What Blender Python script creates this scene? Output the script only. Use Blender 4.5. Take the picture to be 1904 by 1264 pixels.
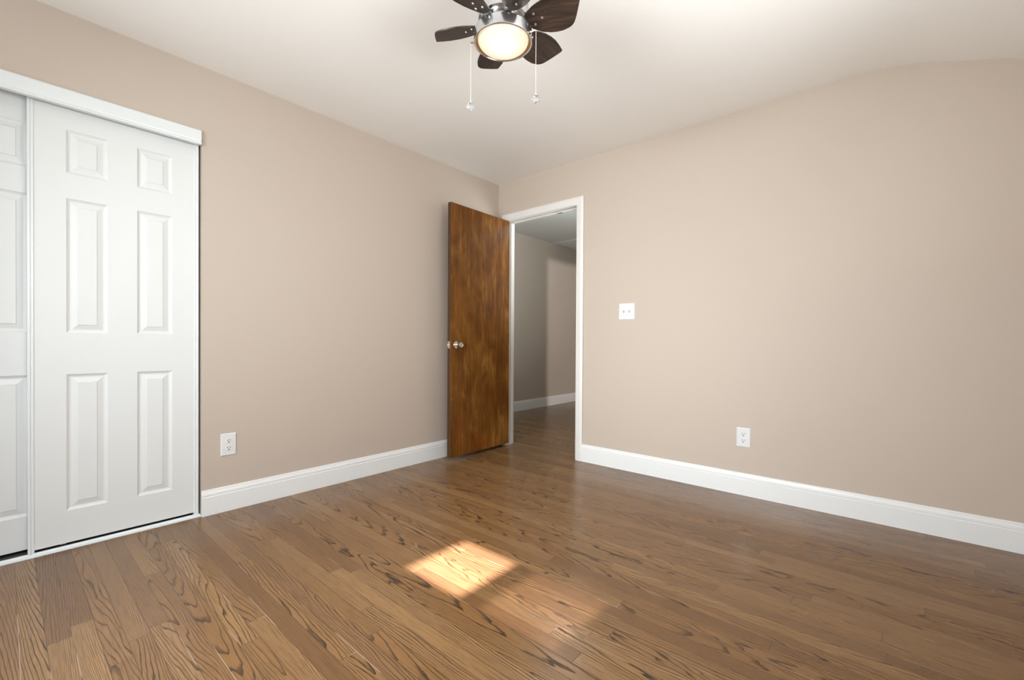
import bpy, bmesh, math, random
from mathutils import Vector, Matrix
C = bpy.context.scene.collection
random.seed(7)
for o in list(bpy.data.objects): bpy.data.objects.remove(o)

# ------------------------------------------------------------------ camera
F_PX, CY, YAW = 822.43, 642.08, 0.715017
CAM = Vector((2.84735, -3.07782, 0.95845)); ROLL, PITCH = -0.0055146, -0.0071817
fw = Vector((-math.sin(YAW), math.cos(YAW), 0)); rt = Vector((math.cos(YAW), math.sin(YAW), 0)); up = Vector((0, 0, 1))
fw2 = fw*math.cos(PITCH) + up*math.sin(PITCH); up2 = up*math.cos(PITCH) - fw*math.sin(PITCH)
ex = rt*math.cos(ROLL) - up2*math.sin(ROLL); ey = rt*math.sin(ROLL) + up2*math.cos(ROLL)
cd = bpy.data.cameras.new('camera'); cam = bpy.data.objects.new('camera', cd); C.objects.link(cam)
cd.sensor_width = 36; cd.lens = F_PX/1904*36; cd.shift_y = (CY - 632)/1904; cd.clip_start = .02
M = Matrix((ex, ey, -fw2)).transposed().to_4x4(); M.translation = CAM
cam.matrix_world = M
bpy.context.scene.camera = cam

# ------------------------------------------------------------------ world, sun, daylight, exposure
sc = bpy.context.scene
sc.view_settings.view_transform = 'Standard'; sc.view_settings.look = 'None'
sc.view_settings.gamma = 1; sc.view_settings.use_curve_mapping = False
sc.view_settings.exposure = 0.07
w = bpy.data.worlds.new('sky'); sc.world = w; w.use_nodes = True
nt = w.node_tree; bg = nt.nodes['Background']
sky = nt.nodes.new('ShaderNodeTexSky'); sky.sky_type = 'NISHITA'; sky.sun_disc = False
sky.sun_elevation = math.radians(40); sky.sun_rotation = math.radians(90)
nt.links.new(sky.outputs[0], bg.inputs[0]); bg.inputs[1].default_value = .12

def light(name, kind, loc, energy, color=(1, 1, 1), size=None, direction=None, angle=None, radius=None, spread=None):
    d = bpy.data.lights.new(name, kind); d.energy = energy; d.color = color
    if size: d.shape = 'RECTANGLE'; d.size, d.size_y = size
    if angle is not None: d.angle = angle
    if spread is not None: d.spread = math.radians(spread)
    if radius is not None: d.shadow_soft_size = radius
    o = bpy.data.objects.new(name, d); C.objects.link(o); o.location = loc
    if direction: o.rotation_euler = Vector(direction).to_track_quat('-Z', 'Z' if abs(direction[2]) < .9 else 'Y').to_euler()
    return o
SUN_T = 0.85                                   # tangent of the sun's elevation
light('sun', 'SUN', (6, -1.8, 4), 40, (1, .95, 1.12), direction=(-1, 0.0, -SUN_T), angle=math.radians(1.0))
# area lamps standing in for daylight at the windows, some added as fill
DAY = (.93, 1, 1.03)                           # light of the sky comes down, light off the ground goes up
light('daylight_front_window', 'AREA', (1.5, -3.99, 1.45), 42, DAY, (1.1, 1.1), (0, 1, -.3), spread=130)
light('daylight_front_window', 'AREA', (1.5, -3.985, 1.45), 12, DAY, (1.1, 1.1), (0, 1, -.12), spread=75)
light('ground_light_front_window', 'AREA', (.95, -3.98, 1.45), 7, DAY, (1.1, 1.1), (0, 1, 1.2), spread=130)
light('side_wall_fill', 'AREA', (3.49, -3.0, 1.5), 26, DAY, (.96, .96), (-1, 0, -.55), spread=130)  # added fill lamp in front of a closed, made-up window
light('side_ceiling_fill', 'AREA', (3.485, -1.8, 1.5), 22, DAY, (1.0, .96), (-1, 0, .8), spread=110)  # added upward fill for the ceiling, just inside the side window
light('hall_fill', 'AREA', (1.79, .85, 1.5), 22, (.94, 1, .98), (.8, 1.1), (-1, 0, .75), spread=120)  # added fill for the hall ceiling and upper hall wall
light('side_ceiling_fill', 'AREA', (3.42, -1.5, 1.05), 2.6, DAY, (.3, .3), (-.45, .45, 1), spread=110)  # small extra lamp added to brighten the sloping ceiling
light('hall_lamp', 'POINT', (.35, .60, 2.25), 9, (.92, 1, .98), radius=.12)
light('daylight_far_room', 'AREA', (3.9, 2.46, 1.95), 80, (1, .93, .88), (.08, .08), (-1, 0.0, 0))

# ------------------------------------------------------------------ materials
def mat(name, color=(.8, .8, .8), rough=.5, metal=0, **kw):
    m = bpy.data.materials.new(name); m.use_nodes = True
    b = m.node_tree.nodes['Principled BSDF']
    b.inputs['Base Color'].default_value = (*color, 1); b.inputs['Roughness'].default_value = rough; b.inputs['Metallic'].default_value = metal
    for k, v in kw.items(): b.inputs[k].default_value = v
    return m
class N:
    """tiny node-building helper"""
    def __init__(s, m): s.m = m; s.nt = m.node_tree; s.b = s.nt.nodes['Principled BSDF']
    def new(s, t, **kw):
        n = s.nt.nodes.new(t)
        for k, v in kw.items(): setattr(n, k, v)
        return n
    def link(s, a, b): s.nt.links.new(a, b)
    def val(s, sock, v):
        if hasattr(v, 'is_output'): s.link(v, sock)
        else: sock.default_value = v
    def math(s, op, a, b=0.0, c=None, clamp=False):
        n = s.new('ShaderNodeMath', operation=op, use_clamp=clamp); s.val(n.inputs[0], a); s.val(n.inputs[1], b)
        if c is not None: s.val(n.inputs[2], c)
        return n.outputs[0]
    def comb(s, x, y, z):
        n = s.new('ShaderNodeCombineXYZ'); s.val(n.inputs[0], x); s.val(n.inputs[1], y); s.val(n.inputs[2], z); return n.outputs[0]
    def noise(s, vec, scale, detail=2, rough=.5, dist=0.0):
        n = s.new('ShaderNodeTexNoise'); s.link(vec, n.inputs['Vector'])
        n.inputs['Scale'].default_value = scale; n.inputs['Detail'].default_value = detail; n.inputs['Roughness'].default_value = rough; n.inputs['Distortion'].default_value = dist
        return n.outputs[0]
    def white(s, vec, color=False):
        n = s.new('ShaderNodeTexWhiteNoise', noise_dimensions='3D'); s.link(vec, n.inputs['Vector']); return n.outputs['Color' if color else 'Value']
    def ramp(s, fac, stops, interp='LINEAR'):
        n = s.new('ShaderNodeValToRGB'); s.link(fac, n.inputs[0]); r = n.color_ramp; r.interpolation = interp
        while len(r.elements) < len(stops): r.elements.new(.5)
        for e, (p, c) in zip(r.elements, stops):
            e.position = p; e.color = (*c, 1) if len(c) == 3 else c
        return n.outputs[0]
    def mix(s, fac, a, b, mode='MIX'):
        n = s.new('ShaderNodeMix', data_type='RGBA', blend_type=mode); s.val(n.inputs[0], fac)
        for sock, v in ((n.inputs[6], a), (n.inputs[7], b)):
            if hasattr(v, 'is_output'): s.link(v, sock)
            else: sock.default_value = (*v, 1)
        return n.outputs[2]
    def sstep(s, v, lo, hi):
        n = s.new('ShaderNodeMapRange', interpolation_type='SMOOTHSTEP'); s.val(n.inputs[0], v); s.val(n.inputs[1], lo); s.val(n.inputs[2], hi); return n.outputs[0]
    def xyz(s, coord='Object'):
        tc = s.new('ShaderNodeTexCoord'); sp = s.new('ShaderNodeSeparateXYZ'); s.link(tc.outputs[coord], sp.inputs[0]); return tc.outputs[coord], sp.outputs
    def bump(s, h, strength, dist=.001):
        n = s.new('ShaderNodeBump'); n.inputs['Strength'].default_value = strength; n.inputs['Distance'].default_value = dist
        s.link(h, n.inputs['Height']); s.link(n.outputs[0], s.b.inputs['Normal'])

def paint(name, color, rough, bump=.12, scale=260):
    m = mat(name, color, rough); n = N(m); v, _ = n.xyz()
    a = n.noise(v, scale, 3); big = n.noise(v, 1.3, 2)
    col = n.mix(n.math('MULTIPLY', big, .5), color, tuple(c*.955 for c in color))
    n.link(col, n.b.inputs['Base Color']); n.bump(a, bump, .0006)
    return m
WALL = paint('taupe_wall_paint', (.53, .442, .368), .6)
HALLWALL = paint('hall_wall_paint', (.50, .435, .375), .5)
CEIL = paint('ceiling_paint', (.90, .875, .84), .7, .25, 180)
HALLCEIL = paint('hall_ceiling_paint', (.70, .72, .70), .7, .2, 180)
TRIM = paint('white_trim_paint', (.80, .80, .795), .3, .05, 90)
FRAMEW = paint('door_frame_paint', (.755, .735, .705), .32, .05, 90)
CDOOR = paint('closet_door_paint', (.715, .72, .71), .42, .12, 420)
RAIL = mat('white_coated_steel', (.73, .75, .75), .3)
PLASTIC = mat('white_plastic', (.72, .725, .725), .25)
DARK = mat('dark_slot', (.02, .018, .016), .6)
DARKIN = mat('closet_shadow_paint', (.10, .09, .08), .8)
STEEL = mat('satin_nickel', (.72, .69, .64), .22, 1)
CHROME = mat('brushed_chrome', (.60, .60, .61), .20, 1)
SCREW = mat('screw_steel', (.75, .73, .70), .3, 1)

# --- oak strip floor
def floor_mat():
    m = mat('stained_oak_strips', (.2, .1, .05), .3); n = N(m); v, s = n.xyz('Object')
    W, L = .057, .95
    x, y = s[0], s[1]
    yr = n.math('DIVIDE', n.math('ADD', y, 10.0), W); row = n.math('FLOOR', yr); fy = n.math('FRACT', yr)
    r1 = n.white(n.comb(row, 3.3, 1.1)); r2 = n.white(n.comb(row, 8.7, 4.1))
    Lr = n.math('MULTIPLY_ADD', r2, .9, .75)
    xr = n.math('DIVIDE', n.math('ADD', n.math('ADD', x, 20.0), n.math('MULTIPLY', r1, 7.0)), Lr)
    col = n.math('FLOOR', xr); fx = n.math('FRACT', xr)
    idv = n.comb(row, col, 0.5)
    cn = n.new('ShaderNodeSeparateColor'); n.link(n.white(idv, True), cn.inputs[0]); ra, rb, rc = cn.outputs[:3]
    cn2 = n.new('ShaderNodeSeparateColor'); n.link(n.white(n.comb(col, row, 7.5), True), cn2.inputs[0]); rd, re, rf = cn2.outputs[:3]
    # grain contours: parabolic cathedral figure, per plank centre, speed and curvature
    dy = n.math('SUBTRACT', n.math('SUBTRACT', fy, .5), n.math('MULTIPLY_ADD', ra, 3.2, -1.6))      # in strip widths
    seedv = n.comb(n.math('MULTIPLY_ADD', rb, 37.0, x), n.math('MULTIPLY_ADD', rc, 19.0, y), n.math('MULTIPLY', rd, 11.0))
    mp = n.new('ShaderNodeMapping'); mp.inputs['Scale'].default_value = (1.9, 14, 1); n.link(seedv, mp.inputs[0])
    wob = n.noise(mp.outputs[0], 1.0, 2.5, .5)
    mp3 = n.new('ShaderNodeMapping'); mp3.inputs['Scale'].default_value = (16, 60, 1); n.link(seedv, mp3.inputs[0])
    wob2 = n.noise(mp3.outputs[0], 1.0, 2, .6)
    sgn = n.math('SUBTRACT', n.math('MULTIPLY', n.math('GREATER_THAN', re, .5), 2.0), 1.0)
    t = n.math('MULTIPLY', n.math('MULTIPLY', x, sgn), n.math('MULTIPLY_ADD', rf, 6.0, 3.0))
    t = n.math('ADD', t, n.math('MULTIPLY', n.math('MULTIPLY', dy, dy), n.math('MULTIPLY_ADD', n.math('POWER', rc, 2.0), 5.5, 2.0)))
    t = n.math('ADD', t, n.math('MULTIPLY', wob, n.math('MULTIPLY_ADD', n.math('POWER', rb, 1.5), 6.0, 2.5))); t = n.math('ADD', t, n.math('MULTIPLY', wob2, .55))
    ph = n.math('FRACT', t)
    # late-wood line: sharp on one side, fading on the other
    line = n.math('MULTIPLY', n.sstep(ph, 0.66, .93), n.math('SUBTRACT', 1.0, n.sstep(ph, .965, 1.0)))
    mpv = n.new('ShaderNodeMapping'); mpv.inputs['Scale'].default_value = (1.2, 6, 1); n.link(seedv, mpv.inputs[0])
    strength = n.sstep(n.noise(mpv.outputs[0], 1.0, 1), .3, .62)
    line = n.math('MULTIPLY', line, n.math('MULTIPLY_ADD', strength, .35, .65))
    # pores: fine long flecks
    mp2 = n.new('ShaderNodeMapping'); mp2.inputs['Scale'].default_value = (9, 430, 1); n.link(seedv, mp2.inputs[0])
    pore = n.noise(mp2.outputs[0], 1.0, 3, .7)
    base = n.ramp(ra, [(0, (.195, .096, .038)), (.2, (.262, .136, .053)), (.45, (.234, .117, .043)), (.7, (.29, .156, .062)), (.9, (.34, .19, .080)), (1, (.23, .119, .053))])
    base = n.mix(n.math('MULTIPLY', n.noise(mp.outputs[0], .6, 2), .5), base, (.17, .082, .034))
    c = n.mix(n.math('MULTIPLY', n.sstep(pore, .47, .64), .55), base, (.085, .042, .02))
    c = n.mix(n.math('MULTIPLY', line, .95), c, (.028, .016, .009))
    # seams, some dark, some with pale filler
    ey_ = n.math('MINIMUM', fy, n.math('SUBTRACT', 1.0, fy)); ex_ = n.math('MULTIPLY', n.math('MINIMUM', fx, n.math('SUBTRACT', 1.0, fx)), n.math('DIVIDE', Lr, W))
    e = n.math('MINIMUM', ey_, ex_)
    seam = n.math('SUBTRACT', 1.0, n.sstep(e, .008, .026))
    pv = n.noise(n.comb(n.math('MULTIPLY', x, 2.2), n.math('MULTIPLY', n.math('ROUND', yr), 5.7), 0.0), 1.0, 2)
    pale = n.sstep(pv, .58, .63)
    c = n.mix(n.math('MULTIPLY', seam, n.math('MULTIPLY_ADD', pale, .0, .7)), c, n.mix(pale, (.05, .028, .016), (.42, .33, .25)))
    n.link(c, n.b.inputs['Base Color'])
    ro = n.math('MULTIPLY_ADD', line, .12, n.math('MULTIPLY_ADD', n.noise(v, 3.0, 3), .14, .165))
    n.link(ro, n.b.inputs['Roughness']); n.b.inputs['Specular IOR Level'].default_value = .38
    h = n.math('SUBTRACT', n.math('MULTIPLY', n.noise(v, 9.0, 2), .35), n.math('ADD', n.math('MULTIPLY', seam, .55), n.math('MULTIPLY', line, .25)))
    n.bump(h, .35, .0008)
    return m
FLOOR = floor_mat()

def veneer_mat():
    m = mat('stained_birch_veneer', (.2, .09, .02), .45, **{'Specular IOR Level': .22}); n = N(m); v, s = n.xyz('Object')
    strip = n.math('FLOOR', n.math('MULTIPLY', s[0], 5.4)); rs = n.white(n.comb(strip, 2.0, 5.0))
    sv = n.comb(n.math('ADD', s[0], n.math('MULTIPLY', rs, 3.0)), s[1], n.math('ADD', s[2], n.math('MULTIPLY', rs, 9.0)))
    mp = n.new('ShaderNodeMapping'); mp.inputs['Scale'].default_value = (34, 1, 2.6); n.link(sv, mp.inputs[0])
    g = n.noise(mp.outputs[0], 1.0, 5, .62, 1.2)
    mb = n.new('ShaderNodeMapping'); mb.inputs['Scale'].default_value = (7, 1, 3.4); n.link(sv, mb.inputs[0])
    b = n.noise(mb.outputs[0], 1.0, 4, .6, .8)
    mf = n.new('ShaderNodeMapping'); mf.inputs['Scale'].default_value = (300, 1, 22); n.link(sv, mf.inputs[0])
    f = n.noise(mf.outputs[0], 1.0, 3, .7)
    c = n.ramp(n.math('ADD', n.math('MULTIPLY', g, .45), n.math('MULTIPLY', b, .55)), [(.30, (.070, .022, .0035)), (.44, (.135, .046, .006)), (.54, (.205, .080, .012)), (.68, (.36, .165, .04))])
    c = n.mix(n.math('MULTIPLY', n.sstep(f, .5, .75), .4), c, (.07, .022, .004))
    c = n.mix(n.math('MULTIPLY', rs, .35), c, (.12, .042, .004))
    # redder, worn blotches low on the door
    bl = n.math('MULTIPLY', n.sstep(n.noise(v, 5.5, 3), .5, .7), n.math('SUBTRACT', 1.0, n.sstep(s[2], .1, .8)))
    c = n.mix(n.math('MULTIPLY', bl, .5), c, (.22, .055, .008))
    n.link(c, n.b.inputs['Base Color']); n.bump(f, .08, .0005)
    n.link(n.math('MULTIPLY_ADD', b, .3, .3), n.b.inputs['Roughness'])
    return m
VENEER = veneer_mat()
EDGEW = mat('dark_door_edge', (.055, .022, .006), .5)

def blade_mat():
    m = mat('dark_walnut_blade', (.03, .018, .012), .38); n = N(m); v, s = n.xyz('Object')
    mp = n.new('ShaderNodeMapping'); mp.inputs['Scale'].default_value = (9, 75, 75); n.link(v, mp.inputs[0])
    g = n.noise(mp.outputs[0], 1.0, 4, .6, .6)
    n.link(n.ramp(g, [(.36, (.020, .013, .010)), (.55, (.042, .026, .019)), (.72, (.085, .052, .036))]), n.b.inputs['Base Color'])
    return m
BLADE = blade_mat()
GLOW = mat('lit_opal_glass', (.22, .20, .18), .25)
_g = N(GLOW); _g.b.inputs['Emission Strength'].default_value = 1.0
_v, _s = _g.xyz('Object')
_d = _g.math('SQRT', _g.math('ADD', _g.math('POWER', _g.math('SUBTRACT', _s[0], .012), 2.0), _g.math('POWER', _g.math('SUBTRACT', _s[1], -.012), 2.0)))
_g.link(_g.ramp(_g.math('MULTIPLY', _d, 8.0), [(.25, (1.0, .95, .82)), (.55, (.88, .74, .54)), (.85, (.70, .50, .30))]), _g.b.inputs['Emission Color'])
CRYSTAL = mat('clear_crystal', (.93, .95, .97), .04, **{'Transmission Weight': .9, 'IOR': 1.45})
CHAIN = mat('pale_bead_chain', (.70, .64, .55), .35, .3)
GLASS = bpy.data.materials.new('window_glass'); GLASS.use_nodes = True
_t = GLASS.node_tree; _t.nodes.clear(); _o = _t.nodes.new('ShaderNodeOutputMaterial'); _mx = _t.nodes.new('ShaderNodeMixShader'); _mx.inputs[0].default_value = .06
_tr = _t.nodes.new('ShaderNodeBsdfTransparent'); _gl = _t.nodes.new('ShaderNodeBsdfGlossy'); _gl.inputs['Roughness'].default_value = .02
_t.links.new(_tr.outputs[0], _mx.inputs[1]); _t.links.new(_gl.outputs[0], _mx.inputs[2]); _t.links.new(_mx.outputs[0], _o.inputs[0])
SCREEN = bpy.data.materials.new('insect_screen'); SCREEN.use_nodes = True
_t = SCREEN.node_tree; _t.nodes.clear(); _o = _t.nodes.new('ShaderNodeOutputMaterial'); _mx = _t.nodes.new('ShaderNodeMixShader'); _mx.inputs[0].default_value = .62
_tr = _t.nodes.new('ShaderNodeBsdfTransparent'); _gl = _t.nodes.new('ShaderNodeBsdfDiffuse'); _gl.inputs['Color'].default_value = (.1, .1, .1, 1)
_t.links.new(_tr.outputs[0], _mx.inputs[1]); _t.links.new(_gl.outputs[0], _mx.inputs[2]); _t.links.new(_mx.outputs[0], _o.inputs[0])

# ------------------------------------------------------------------ mesh helpers
def obj(name, bm, m, parent=None, smooth=False, loc=None):
    me = bpy.data.meshes.new(name); bmesh.ops.recalc_face_normals(bm, faces=bm.faces); bm.to_mesh(me); bm.free()
    me.materials.append(m)
    if smooth:
        for p in me.polygons: p.use_smooth = True
        me.set_sharp_from_angle(angle=math.radians(35))
    o = bpy.data.objects.new(name, me); C.objects.link(o)
    if parent: o.parent = parent
    if loc: o.location = loc
    return o
def box(bm, x0, x1, y0, y1, z0, z1, bev=0):
    r = bmesh.ops.create_cube(bm, size=1)
    vs = r['verts']
    for v in vs:
        v.co = Vector(((x0+x1)/2 + v.co.x*(x1-x0), (y0+y1)/2 + v.co.y*(y1-y0), (z0+z1)/2 + v.co.z*(z1-z0)))
    if bev:
        es = list({e for v in vs for e in v.link_edges})
        bmesh.ops.bevel(bm, geom=es, offset=bev, segments=2, affect='EDGES', profile=.5)
    return bm
def boxes(*bs, bev=0):
    bm = bmesh.new()
    for b in bs: box(bm, *b, bev=bev)
    return bm
def sweep(profile, A, B, outdir, updir=Vector((0, 0, 1))):
    """extrude a 2D profile (out, up) from A to B"""
    bm = bmesh.new(); A, B, outdir, updir = Vector(A), Vector(B), Vector(outdir), Vector(updir)
    ra = [bm.verts.new(A + outdir*p[0] + updir*p[1]) for p in profile]
    rb = [bm.verts.new(B + outdir*p[0] + updir*p[1]) for p in profile]
    k = len(profile)
    for i in range(k): bm.faces.new((ra[i], ra[(i+1) % k], rb[(i+1) % k], rb[i]))
    bm.faces.new(ra); bm.faces.new(list(reversed(rb)))
    return bm
def lathe(bm, prof, seg=64, c=(0, 0, 0), axis='Z', flat=False):
    """prof: list of (r, h); spun about an axis through c"""
    rings = []
    for r, h in prof:
        if r < 1e-6: rings.append([(0, 0, h)])
        else: rings.append([(r*math.cos(2*math.pi*i/seg), r*math.sin(2*math.pi*i/seg), h) for i in range(seg)])
    vr = []
    for ring in rings:
        l = []
        for p in ring:
            if axis == 'Z': q = p
            elif axis == 'X': q = (p[2], p[0], p[1])
            else: q = (p[0], p[2], p[1])
            l.append(bm.verts.new((q[0]+c[0], q[1]+c[1], q[2]+c[2])))
        vr.append(l)
    for a, b in zip(vr, vr[1:]):
        for i in range(seg):
            j = (i+1) % seg
            if len(a) == 1 and len(b) == 1: continue
            if len(a) == 1: bm.faces.new((a[0], b[i], b[j]))
            elif len(b) == 1: bm.faces.new((a[i], a[j], b[0]))
            else: bm.faces.new((a[i], a[j], b[j], b[i]))
    return bm
def prism(bm, pts, z0, z1):
    a = [bm.verts.new((x, y, z0)) for x, y in pts]; b = [bm.verts.new((x, y, z1)) for x, y in pts]
    k = len(pts); bm.faces.new(list(reversed(a))); bm.faces.new(b)
    for i in range(k): bm.faces.new((a[i], a[(i+1) % k], b[(i+1) % k], b[i]))
    return bm
def empty(name, loc=(0, 0, 0), rz=0):
    o = bpy.data.objects.new(name, None); C.objects.link(o); o.location = loc; o.rotation_euler = (0, 0, rz); o.empty_display_size = .1; return o
def tag(o, label, cat, group=None):
    o['label'] = label; o['category'] = cat
    if group: o['group'] = group
    return o
def structure(o, label=None):
    o['kind'] = 'structure'
    if label: o['label'] = label
    return o

# ------------------------------------------------------------------ room shell
XR, YF, H, T = 3.5, -4.0, 2.44, .10            # side wall, wall behind the camera, ceiling height, wall thickness
CREASE, SLOPE = 2.8, .335                      # where the ceiling starts to slope down, and by how much
JL, JR, HEAD = .112, .872, 2.076               # doorway
CY0, CY1, CTOP = -3.56, -2.368, 2.05           # closet opening
HX, HH = -1.13, 2.475                          # hall's left wall, hall ceiling
WX0, WX1, WZ0, WZ1 = .38, 2.1, .85, 2.05       # window behind the camera
sx = XR + .05
# small side window: extents follow the sun
PZ = [(sx - q)*SUN_T for q in (1.245, 1.63, 1.705, 2.105)]   # top pane top/bottom, lower pane top/bottom
SY0, SY1 = -1.958, -1.622

bm = boxes((HX-T, 4.3, YF-.3, 4.8, -.1, 0)); structure(obj('floor', bm, FLOOR), 'brown stained oak strip floor running through the doorway into the hall')
# left wall with the closet opening
structure(obj('wall_left', boxes((-T, 0, CY1, .0, 0, H+.1), (-T, 0, YF, CY0, 0, H+.1), (-T, 0, CY0, CY1, CTOP, H+.1)), WALL), 'taupe wall with the closet opening')
# back wall with the doorway
structure(obj('wall_back', boxes((HX-T, JL-.02, 0, T, 0, H+.15), (JR+.02, XR+T, 0, T, 0, H+.15), (JL-.02, JR+.02, 0, T, HEAD+.02, H+.15)), WALL), 'taupe wall with the doorway, light switch and right outlet')
OP = ((-3.52, -2.48, .98, 2.02), (-2.32, -1.28, .98, 2.02))      # side window openings, the first one made up: y0, y1, z0, z1
bs = [(XR, XR+T, YF, OP[0][0], 0, H), (XR, XR+T, OP[0][1], OP[1][0], 0, H), (XR, XR+T, OP[1][1], 0, 0, H)]
for q in OP: bs += [(XR, XR+T, q[0], q[1], 0, q[2]), (XR, XR+T, q[0], q[1], q[3], H)]
structure(obj('wall_right', boxes(*bs), WALL))
structure(obj('wall_front', boxes((-T, WX0, YF-T, YF, 0, H+.1), (WX1, XR+T, YF-T, YF, 0, H+.1), (WX0, WX1, YF-T, YF, 0, WZ0), (WX0, WX1, YF-T, YF, WZ1, H+.1)), WALL))
# ceiling: flat, then a soft crease and the slope under the roof
pts = [(-T, H)]
zc = lambda x: H - (SLOPE*(x-CREASE))
for i in range(13):
    u = i/12; x = CREASE-.19 + u*.38
    pts.append((x, H - SLOPE*.38*.5*u*u))
pts.append((XR+T, zc(XR+T)))
bm = bmesh.new(); lo = []; hi = []
for x, z in pts:
    lo.append((bm.verts.new((x, YF-T, z)), bm.verts.new((x, 0.0, z)))); hi.append((bm.verts.new((x, YF-T, z+.12)), bm.verts.new((x, 0.0, z+.12))))
for i in range(len(pts)-1):
    bm.faces.new((lo[i][0], lo[i][1], lo[i+1][1], lo[i+1][0])); bm.faces.new((hi[i][0], hi[i+1][0], hi[i+1][1], hi[i][1]))
    for k in (0, 1): bm.faces.new((lo[i][k], lo[i+1][k], hi[i+1][k], hi[i][k]))
for i in (0, -1): bm.faces.new((lo[i][0], lo[i][1], hi[i][1], hi[i][0]))
structure(obj('ceiling', bm, CEIL, smooth=True), 'cream ceiling bending down towards the right')
# closet interior
structure(obj('floor_closet_shadow', boxes((-.7, -.0385, CY0, CY1+.25, 0, .003)), DARKIN))  # dark slab over the oak paints in the shadow below the closet doors
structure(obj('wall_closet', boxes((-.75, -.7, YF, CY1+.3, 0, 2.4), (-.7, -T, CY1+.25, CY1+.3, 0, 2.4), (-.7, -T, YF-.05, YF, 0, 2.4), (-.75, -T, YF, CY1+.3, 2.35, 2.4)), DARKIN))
# hall
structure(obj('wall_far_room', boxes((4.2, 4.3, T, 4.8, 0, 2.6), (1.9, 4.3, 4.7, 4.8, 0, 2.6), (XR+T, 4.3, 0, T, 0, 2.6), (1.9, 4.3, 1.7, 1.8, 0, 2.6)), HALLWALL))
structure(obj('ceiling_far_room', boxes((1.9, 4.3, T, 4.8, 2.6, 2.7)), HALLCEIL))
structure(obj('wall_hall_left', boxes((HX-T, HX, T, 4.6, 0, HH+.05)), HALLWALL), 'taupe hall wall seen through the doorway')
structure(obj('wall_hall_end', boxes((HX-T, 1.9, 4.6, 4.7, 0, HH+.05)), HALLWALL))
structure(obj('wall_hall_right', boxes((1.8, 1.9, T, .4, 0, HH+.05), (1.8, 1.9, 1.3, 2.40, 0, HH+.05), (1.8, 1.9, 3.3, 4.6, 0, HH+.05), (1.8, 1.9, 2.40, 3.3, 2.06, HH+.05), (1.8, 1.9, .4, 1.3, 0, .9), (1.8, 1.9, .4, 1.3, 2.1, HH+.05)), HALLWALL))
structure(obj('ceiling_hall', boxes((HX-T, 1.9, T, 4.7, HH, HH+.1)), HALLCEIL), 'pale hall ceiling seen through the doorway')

# baseboards
BP = [(0, 0), (.015, 0), (.015, .1), (.0115, .1035), (.0135, .108), (.0125, .118), (.009, .126), (.0075, .131), (.0075, .134), (.005, .1385), (0, .1385)]
structure(obj('baseboard_left', sweep(BP, (0, CY1-.003, 0), (0, 0, 0), (1, 0, 0)), TRIM), 'white baseboard along the left wall')
structure(obj('baseboard_back', sweep(BP, (.934, 0, 0), (XR, 0, 0), (0, -1, 0)), TRIM), 'white baseboard along the right-hand wall')
structure(obj('baseboard_right', sweep(BP, (XR, YF, 0), (XR, 0, 0), (-1, 0, 0)), TRIM))
structure(obj('baseboard_front', sweep(BP, (0, YF, 0), (XR, YF, 0), (0, 1, 0)), TRIM))
structure(obj('baseboard_hall', sweep(BP, (HX, T, 0), (HX, 4.6, 0), (1, 0, 0)), TRIM), 'white baseboard along the hall wall')

# doorway trim: jambs, stops, casing
tr = empty('trim_1'); structure(tr, 'white painted door frame around the doorway')
obj('jamb', boxes((JL-.02, JL, 0, T, 0, HEAD+.02), (JR, JR+.02, 0, T, 0, HEAD+.02), (JL, JR, 0, T, HEAD, HEAD+.02)), FRAMEW, tr)
obj('door_stop', boxes((JL, JL+.011, .042, .075, 0, HEAD), (JR-.011, JR, .042, .075, 0, HEAD), (JL+.011, JR-.011, .042, .075, HEAD-.011, HEAD), bev=.0015), FRAMEW, tr)
CP = [(0, .004), (0, .068), (.004, .070), (.011, .068), (.017, .055), (.018, .045), (.013, .014), (.011, .006), (.008, .004)]   # (out, across)
CT = HEAD + .004
def casing(side):
    bm = bmesh.new(); pr = []
    for d, a in CP:
        if side == 'r': pr.append((Vector((JR+a-.004, -d, 0)), Vector((JR+a-.004, -d, CT+a-.004))))
        elif side == 'l': pr.append((Vector((JL-a+.004, -d, 0)), Vector((JL-a+.004, -d, CT+a-.004))))
        else: pr.append((Vector((JL-a+.004, -d, CT+a-.004)), Vector((JR+a-.004, -d, CT+a-.004))))
    A = [bm.verts.new(p[0]) for p in pr]; B = [bm.verts.new(p[1]) for p in pr]; k = len(A)
    for i in range(k): bm.faces.new((A[i], A[(i+1) % k], B[(i+1) % k], B[i]))
    bm.faces.new(A); bm.faces.new(list(reversed(B)))
    return bm
obj('side_casing', casing('r'), FRAMEW, tr); obj('side_casing', casing('l'), FRAMEW, tr); obj('head_casing', casing('h'), FRAMEW, tr)
obj('strike_plate', boxes((JR-.0012, JR, .008, .033, .905, .962)), STEEL, tr)
# chipped paint under the head stop
bm = bmesh.new(); prism(bm, [(.63, .040), (.675, .0405), (.70, .046), (.69, .06), (.66, .062), (.64, .052)], HEAD-.0118, HEAD-.0105)
obj('paint_chip', bm, mat('bare_wood_chip', (.16, .10, .08), .7), tr)

# ------------------------------------------------------------------ wooden door, standing open
DW, DT, DZ0, DZ1 = .733, .035, .030, 2.071
door = empty('door_1', (JL+.003, -.012, 0), math.radians(-88.2)); structure(door, 'dark stained flat wooden door standing open into the room')
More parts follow.
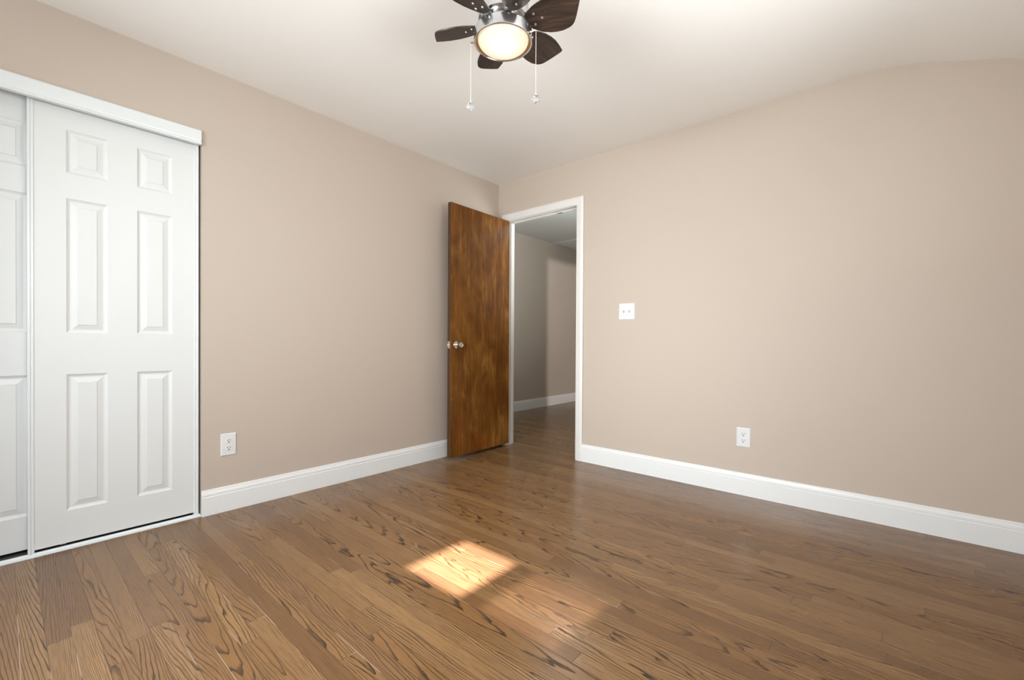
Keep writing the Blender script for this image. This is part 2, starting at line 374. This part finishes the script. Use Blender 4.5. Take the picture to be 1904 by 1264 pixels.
# local: x along the width away from the hinge, y thickness; the visible face looks towards +y
obj('slab', boxes((0, DW, 0, DT, DZ0, DZ1), bev=.0012), VENEER, door)
obj('edge_band', boxes((DW-.0005, DW+.0006, .0015, DT-.0015, DZ0+.001, DZ1-.001)), EDGEW, door)
KZ, KX = .935, DW-.063
def knob(sgn):
    bm = bmesh.new(); y0 = DT if sgn > 0 else 0
    lathe(bm, [(0, 0), (.0325, 0), (.0325, .003), (.030, .007), (.022, .010), (.014, .012), (.0125, .014), (.0125, .020), (.0165, .024), (.0185, .032), (.0205, .042), (.0225, .052), (.0228, .057), (.021, .061), (.018, .062), (.016, .0595), (.0085, .0590), (.0080, .0625), (0, .0625)], 40)
    bmesh.ops.transform(bm, matrix=Matrix.Translation((KX, y0, KZ)) @ Matrix.Rotation(-sgn*math.pi/2, 4, 'X'), verts=bm.verts)
    return bm
k1 = obj('door_knob', knob(1), STEEL, door, smooth=True); k1['label'] = 'round satin nickel knob on the room side'
obj('keyhole', boxes((KX-.0014, KX+.0014, DT+.0624, DT+.0632, KZ-.006, KZ+.006)), DARK, k1)
obj('door_knob', knob(-1), STEEL, door, smooth=True)
lp = obj('latch_plate', boxes((DW, DW+.0022, .005, .030, KZ-.0285, KZ+.0285), bev=.0006), STEEL, door)
bm = bmesh.new(); prism(bm, [(DW+.002, .011), (DW+.013, .011), (DW+.012, .015), (DW+.002, .024)], KZ-.008, KZ+.008); obj('latch_bolt', bm, STEEL, lp)
for hz in (.22, 1.05, 1.86):
    bm = bmesh.new(); lathe(bm, [(0, -.045), (.0045, -.045), (.0045, .045), (0, .045)], 16, (-.002, -.004, hz)); box(bm, -.001, .0005, 0, .03, hz-.044, hz+.044)
    obj('hinge', bm, STEEL, door, smooth=True)

# ------------------------------------------------------------------ closet: fascia, track and two sliding doors
def fascia():
    P = [(0, .0), (.020, .0), (.0235, .0025), (.0235, .010), (.0200, .0125), (.0180, .0165), (.0195, .021), (.0195, .069), (.0215, .073), (.018, .077), (0, .077)]
    return sweep(P, (0, YF, 2.010), (0, CY1-.007, 2.010), (1, 0, 0))
structure(obj('trim_2', fascia(), RAIL), 'white track fascia above the closet doors')
TP = [(-.034, 0), (-.004, 0), (.006, .001), (.006, .004), (-.002, .006), (-.010, .006), (-.014, .011), (-.018, .006), (-.028, .006), (-.030, .010), (-.034, .010)]
structure(obj('trim_3', sweep(TP, (-.004, CY0, 0), (-.004, CY1-.002, 0), (1, 0, 0)), RAIL), 'white steel floor track under the closet doors')

def panel_door(W, z0, z1):
    """six-panel moulded face towards +x, local y 0..W; returns bmesh"""
    bm = bmesh.new(); c = [(.119, .261), (.370, .512)]
    ys = [0] + [q for p in c for q in p] + [W]; zs = [z0, .172, .800, .990, 1.608, 1.723, 1.921, z1]
    rings = [(0, 0), (.003, -.0025), (.010, -.0065), (.0125, -.0072), (.017, -.0072), (.0365, -.0022), (.039, -.0002)]
    def q(pts): bm.faces.new([bm.verts.new(p) for p in pts])
    for i in range(5):
        for j in range(7):
            a, b, lo_, h_ = ys[i], ys[i+1], zs[j], zs[j+1]
            if i in (1, 3) and j in (1, 3, 5):
                for (s0, d0), (s1, d1) in zip(rings, rings[1:]):
                    o4 = [(a+s0, lo_+s0), (b-s0, lo_+s0), (b-s0, h_-s0), (a+s0, h_-s0)]
                    i4 = [(a+s1, lo_+s1), (b-s1, lo_+s1), (b-s1, h_-s1), (a+s1, h_-s1)]
                    for k in range(4):
                        l = (k+1) % 4
                        q([(d0, *o4[k]), (d0, *o4[l]), (d1, *i4[l]), (d1, *i4[k])])
                s, d = rings[-1]; q([(d, a+s, lo_+s), (d, b-s, lo_+s), (d, b-s, h_-s), (d, a+s, h_-s)])
            else: q([(0, a, lo_), (0, b, lo_), (0, b, h_), (0, a, h_)])
    for f in ([(0, 0, z0), (-.03, 0, z0), (-.03, 0, z1), (0, 0, z1)], [(0, W, z0), (0, W, z1), (-.03, W, z1), (-.03, W, z0)],
              [(-.03, 0, z0), (-.03, W, z0), (-.03, W, z1), (-.03, 0, z1)], [(0, 0, z0), (0, W, z0), (-.03, W, z0), (-.03, 0, z0)], [(0, 0, z1), (-.03, 0, z1), (-.03, W, z1), (0, W, z1)]):
        q(f)
    bmesh.ops.remove_doubles(bm, verts=bm.verts, dist=1e-5)
    return bm
def sliding(name, x, y, lab):
    r = empty(name, (x, y, 0)); structure(r, lab); W = .626
    obj('door_panel', panel_door(W, .024, 2.044), CDOOR, r)
    for e, s in ((0, 1), (W, -1)):      # rolled steel edge channels with a groove
        P = [(-.031, -.002), (.0035, -.002), (.0045, .000), (.0045, .006), (.0015, .0085), (.0015, .0105), (.0035, .0125), (.0035, .0165), (.0, .0185), (-.031, .0185)]
        bm = bmesh.new()
        A = [bm.verts.new((d, e + s*a, .008)) for d, a in P]; B = [bm.verts.new((d, e + s*a, 2.0445)) for d, a in P]; k = len(P)
        for i in range(k): bm.faces.new((A[i], A[(i+1) % k], B[(i+1) % k], B[i]))
        bm.faces.new(A); bm.faces.new(list(reversed(B)))
        obj('edge_channel', bm, RAIL, r)
    return r
sliding('door_2', -.028, -3.005, 'white six-panel sliding closet door in front, right of the two')
sliding('door_3', -.068, -3.513, 'white six-panel sliding closet door behind, cut off by the left edge')

# ------------------------------------------------------------------ windows behind the camera
def window(name, axis, pos, a0, a1, z0, z1, meet):
    r = empty(name); structure(r)
    def bx(a, b, c, d, t0, t1):
        return (pos+t0, pos+t1, a, b, c, d) if axis == 'x' else (a, b, pos+t0, pos+t1, c, d)
    m0, m1 = meet
    f = .04
    obj('window_frame', boxes(bx(a0-f, a0, z0-f, z1+f, -.05, .05), bx(a1, a1+f, z0-f, z1+f, -.05, .05), bx(a0, a1, z0-f, z0, -.05, .05), bx(a0, a1, z1, z1+f, -.05, .05), bx(a0, a1, m0, m1, -.02, .02)), TRIM, r)
    obj('pane', boxes(bx(a0, a1, z0, m0, -.003, .003)), GLASS, r); obj('pane', boxes(bx(a0, a1, m1, z1, -.003, .003)), GLASS, r)
    return r
w1 = window('window_1', 'x', sx, SY0, SY1, PZ[3], PZ[0], (PZ[2], PZ[1]))
obj('insect_screen', boxes((sx+.022, sx+.023, SY0, SY1, PZ[3], PZ[2]+.05)), SCREEN, w1)
q = OP[1]
obj('sun_blocker', boxes((sx-.01, sx+.01, q[0], SY0-.04, q[2], q[3]), (sx-.01, sx+.01, SY1+.04, q[1], q[2], q[3]), (sx-.01, sx+.01, SY0-.04, SY1+.04, q[2], PZ[3]-.04), (sx-.01, sx+.01, SY0-.04, SY1+.04, PZ[0]+.04, q[3])), TRIM, w1)  # opaque slabs added to keep the sun to the narrow pane
w3 = empty('added_window_3'); structure(w3); q = OP[0]  # unseen window made up around the side fill lamp
obj('window_frame', boxes((XR-.004, XR+T, q[0], q[0]+.03, q[2], q[3]), (XR-.004, XR+T, q[1]-.03, q[1], q[2], q[3]), (XR-.004, XR+T, q[0]+.03, q[1]-.03, q[2], q[2]+.03), (XR-.004, XR+T, q[0]+.03, q[1]-.03, q[3]-.03, q[3])), TRIM, w3)
obj('sun_blocker', boxes((sx-.01, sx+.01, q[0]+.03, q[1]-.03, q[2]+.03, q[3]-.03)), TRIM, w3)  # slab added to keep the sun out here
window('window_2', 'y', YF-.05, WX0+.04, WX1-.04, WZ0+.04, WZ1-.04, (1.43, 1.47))

# ------------------------------------------------------------------ wall plates
def plate(bm, w, h, t=.0055):
    """bevelled plate, face towards +x, local y across"""
    a = [(-w/2, -h/2), (w/2, -h/2), (w/2, h/2), (-w/2, h/2)]; i = .005
    b = [(x+(i if x < 0 else -i), z+(i if z < 0 else -i)) for x, z in a]
    A = [bm.verts.new((0, *p)) for p in a]; A2 = [bm.verts.new((t*.45, *p)) for p in a]; B = [bm.verts.new((t, *p)) for p in b]
    bm.faces.new(A)
    for k in range(4):
        l = (k+1) % 4; bm.faces.new((A[k], A[l], A2[l], A2[k])); bm.faces.new((A2[k], A2[l], B[l], B[k]))
    bm.faces.new(B); return bm
def outlet(loc, rz, w, h, lab):
    r = empty('wall_outlet', loc, rz); tag(r, lab, 'outlet')
    obj('cover_plate', plate(bmesh.new(), w, h), PLASTIC, r)
    for s in (1, -1):
        bm = bmesh.new(); zc_ = s*.0205
        lathe(bm, [(0, .004), (.0172, .004), (.0172, .0072), (.0165, .0078), (0, .0078)], 32, (0, 0, zc_), 'X')
        for v in bm.verts: v.co.z = zc_ + max(-.0138, min(.0138, v.co.z - zc_))
        soc = obj('socket', bm, PLASTIC, r)
        for yy, hh in ((-.0063, .0045), (.0063, .0038)):
            obj('slot', boxes((.0076, .0081, yy-.0015, yy+.0015, zc_+.004-hh, zc_+.004+hh)), DARK, soc)
        bm = bmesh.new(); lathe(bm, [(0, .0076), (.0034, .0076), (.0034, .0081), (0, .0081)], 16, (0, 0, zc_-.0078), 'X'); obj('ground_hole', bm, DARK, soc)
    bm = bmesh.new(); lathe(bm, [(0, .005), (.003, .005), (.0025, .0066), (0, .0068)], 16, (0, 0, 0), 'X'); obj('screw', bm, PLASTIC, r)
    return r
outlet((0, -2.241, .373), 0, .078, .125, 'white double wall outlet on the left wall beside the closet')
outlet((2.1225, 0, .364), -math.pi/2, .081, .122, 'white double wall outlet low on the right-hand wall')
r = empty('light_switch', (1.316, 0, 1.194), -math.pi/2); tag(r, 'white two-gang toggle light switch beside the doorway', 'light switch')
obj('cover_plate', plate(bmesh.new(), .128, .123), PLASTIC, r)
for yy in (-.023, .023):
    bm = boxes((.005, .0062, yy-.0055, yy+.0055, -.0125, .0125), bev=.0004); c_ = obj('toggle_slot', bm, mat('switch_grey', (.50, .50, .50), .4), r)
    bm = bmesh.new(); prism(bm, [(.005, -.006), (.006, .004), (.017, .0085), (.0185, .0055), (.011, -.003)], yy-.0042, yy+.0042)
    for v in bm.verts: v.co = Vector((v.co.x, v.co.z, v.co.y))
    obj('toggle', bm, PLASTIC, c_)
    for zz in (.0305, -.0305):
        bm = bmesh.new(); lathe(bm, [(0, .005), (.0028, .005), (.0024, .0066), (0, .0068)], 16, (0, yy, zz), 'X'); obj('screw', bm, PLASTIC, r)

# ------------------------------------------------------------------ hall ceiling vent
r = empty('ceiling_vent', (-.90, 2.83, HH)); tag(r, 'slatted return air vent on the hall ceiling beyond the doorway', 'vent')
VW, VL = .22, .40
obj('vent_frame', boxes((-VW, VW, -VL, -VL+.03, -.008, 0), (-VW, VW, VL-.03, VL, -.008, 0), (-VW, -VW+.03, -VL+.03, VL-.03, -.008, 0), (VW-.03, VW, -VL+.03, VL-.03, -.008, 0)), HALLCEIL, r)
obj('duct_opening', boxes((-VW+.03, VW-.03, -VL+.03, VL-.03, -.001, -.0002)), DARK, r)
for k in range(9):
    xx = -VW+.045 + k*(2*VW-.09)/8
    bm = bmesh.new(); prism(bm, [(xx-.012, -.008), (xx-.010, -.008), (xx+.016, -.001), (xx+.014, -.001)], -VL+.03, VL-.03)
    for v in bm.verts: v.co = Vector((v.co.x, v.co.z, v.co.y))
    obj('slat', bm, HALLCEIL, r)

# ------------------------------------------------------------------ ceiling fan with light
FX, FY, ZR = 1.672, -1.787, 2.131
fan = empty('ceiling_fan', (FX, FY, H)); tag(fan, 'small six-blade ceiling fan with dark leaf-shaped blades and lit round glass', 'ceiling fan')
dz = ZR - H
bm = bmesh.new(); lathe(bm, [(0, 0), (.070, 0), (.072, -.006), (.068, -.04), (.055, -.055), (0, -.055)], 64)
obj('canopy', bm, mat('cream_canopy', (.75, .70, .60), .35), fan, smooth=True)
bm = bmesh.new(); lathe(bm, [(0, -.05), (.05, -.05), (.056, -.06), (.062, -.10), (.088, -.125), (.098, -.15), (.098, dz+.085), (.090, dz+.078), (0, dz+.078)], 64)
mh = obj('motor_housing', bm, CHROME, fan, smooth=True)
for k in range(6):
    a = math.radians(26+30+60*k); bm = boxes((.0975, .0985, -.0012, .0012, -.20, -.155)); bmesh.ops.rotate(bm, matrix=Matrix.Rotation(a, 3, 'Z'), verts=bm.verts); obj('housing_slot', bm, DARK, mh)
# rotating hub plate between housing and light kit
bm = bmesh.new(); lathe(bm, [(0, dz+.078), (.080, dz+.078), (.082, dz+.060), (.075, dz+.05), (0, dz+.05)], 64); obj('hub', bm, CHROME, fan, smooth=True)
# light kit drum: faceted band of brushed metal
bm = bmesh.new(); lathe(bm, [(0, dz+.052), (.080, dz+.052), (.104, dz+.047), (.1135, dz+.040), (.1145, dz+.004), (.1135, dz), (.1105, dz-.001), (.108, dz+.002), (.1035, dz+.010), (.1, dz+.016), (0, dz+.016)], 72)
drum = obj('light_drum', bm, CHROME, fan, smooth=True)
bm = bmesh.new(); lathe(bm, [(.1105, dz-.0008), (.108, dz+.002), (.1015, dz+.013), (.098, dz+.014), (.1015, dz+.0125), (.1078, dz+.0015)], 72)
obj('inner_rim', bm, mat('brown_reflection_rim', (.30, .20, .13), .3, .9), drum, smooth=True)  # brown reflection in the chrome rim, put into its colour
for k in range(3):
    a = math.radians(-75 + 120*k); bm = bmesh.new(); lathe(bm, [(0, .1138), (.0035, .1138), (.003, .1175), (0, .118)], 16, (0, 0, dz+.030), 'X'); bmesh.ops.rotate(bm, matrix=Matrix.Rotation(a, 3, 'Z'), verts=bm.verts)
    obj('screw', bm, SCREW, drum, smooth=True)
pr = [(.0995, dz+.015)] + [(.0995*math.cos(t), dz+.012-.044*math.sin(t)) for t in [i*math.pi/2/14 for i in range(15)]]
pr[-1] = (0, dz+.012-.044)
bm = bmesh.new(); lathe(bm, pr, 72)
gl = obj('glass_bowl', bm, GLOW, fan, smooth=True)
# blades
def blade_outline():
    # x = distance from the axis, y = lateral; cw side negative
    key = [(.088, -.020), (.100, -.030), (.125, -.047), (.155, -.060), (.185, -.068), (.215, -.071), (.245, -.070), (.275, -.064), (.302, -.0565), (.306, -.053), (.306, -.049),
           (.300, -.030), (.292, -.005), (.284, .018), (.276, .036), (.270, .045), (.262, .052), (.250, .0575), (.230, .0625), (.205, .065), (.180, .063), (.150, .055), (.122, .042), (.100, .028), (.088, .020)]
    return key
for k in range(6):
    e = empty('blade'); e.parent = fan
    bm = bmesh.new(); prism(bm, blade_outline(), -.003, .003)
    bmesh.ops.bevel(bm, geom=[ed for ed in bm.edges if abs(ed.verts[0].co.z-ed.verts[1].co.z) < 1e-6], offset=.0012, segments=1, affect='EDGES')
    me = bpy.data.meshes.new('blade'); bmesh.ops.recalc_face_normals(bm, faces=bm.faces); bm.to_mesh(me); bm.free(); me.materials.append(BLADE)
    bpy.data.objects.remove(e)
    b = bpy.data.objects.new('blade', me); C.objects.link(b); b.parent = fan
    b.location = (0, 0, dz+.075); b.rotation_euler = Matrix.Rotation(math.radians(-4+30+60*k), 3, 'Z').to_4x4().to_euler()
    R = Matrix.Rotation(math.radians(26.2+60*k), 4, 'Z') @ Matrix.Rotation(-.344, 4, 'X'); R.translation = (0, 0, dz+.075); b.matrix_local = R
    # bracket above the blade, three screws below
    bm = bmesh.new(); prism(bm, [(.070, -.013), (.100, -.016), (.150, -.026), (.165, -.020), (.168, 0), (.165, .020), (.150, .026), (.100, .016), (.070, .013)], .003, .0055)
    obj('blade_bracket', bm, CHROME, b)
    for sx_, sy_ in ((.125, -.020), (.125, .020), (.155, 0.0)):
        bm = bmesh.new(); lathe(bm, [(0, -.003), (.0046, -.003), (.0042, -.0052), (.0025, -.0062), (0, -.0064)], 16, (sx_, sy_, 0)); obj('screw', bm, SCREW, b, smooth=True)
# pull chains
for (cx_, cy_, ztop, zb) in ((1.571, -1.865, ZR+.006, 1.887), (1.805, -1.748, ZR+.012, 1.882)):
    ch = empty('pull_chain', (cx_-FX, cy_-FY, 0)); ch.parent = fan
    d = Vector((cx_-FX, cy_-FY, 0)); u = d.normalized(); rr = d.length
    z0, z1 = ztop-H, zb-H
    bm = bmesh.new(); lathe(bm, [(0, .108), (.0045, .108), (.0045, .118), (.003, .120), (.003, rr+.001), (0, rr+.001)], 14, (0, 0, 0), 'X')
    bmesh.ops.rotate(bm, matrix=Matrix.Rotation(math.atan2(u.y, u.x), 3, 'Z'), verts=bm.verts); bmesh.ops.translate(bm, vec=Vector((-d.x, -d.y, z0)), verts=bm.verts)
    obj('chain_outlet', bm, STEEL, ch, smooth=True)
    bm = bmesh.new(); zz = z0
    while zz > z1 + .02:
        bmesh.ops.create_icosphere(bm, subdivisions=1, radius=.00135, matrix=Matrix.Translation((0, 0, zz))); zz -= .0026
    lathe(bm, [(0, z1+.017), (.0005, z1+.017), (.0005, z0), (0, z0)], 6)
    obj('bead_chain', bm, CHAIN, ch)
    bm = bmesh.new(); bmesh.ops.create_icosphere(bm, subdivisions=2, radius=.0165, matrix=Matrix.Translation((0, 0, z1)))
    obj('crystal_ball', bm, CRYSTAL, ch)
    bm = bmesh.new(); lathe(bm, [(0, z1+.0155), (.003, z1+.0155), (.0035, z1+.019), (.0018, z1+.023), (0, z1+.023)], 16); obj('chain_cap', bm, CHAIN, ch, smooth=True)
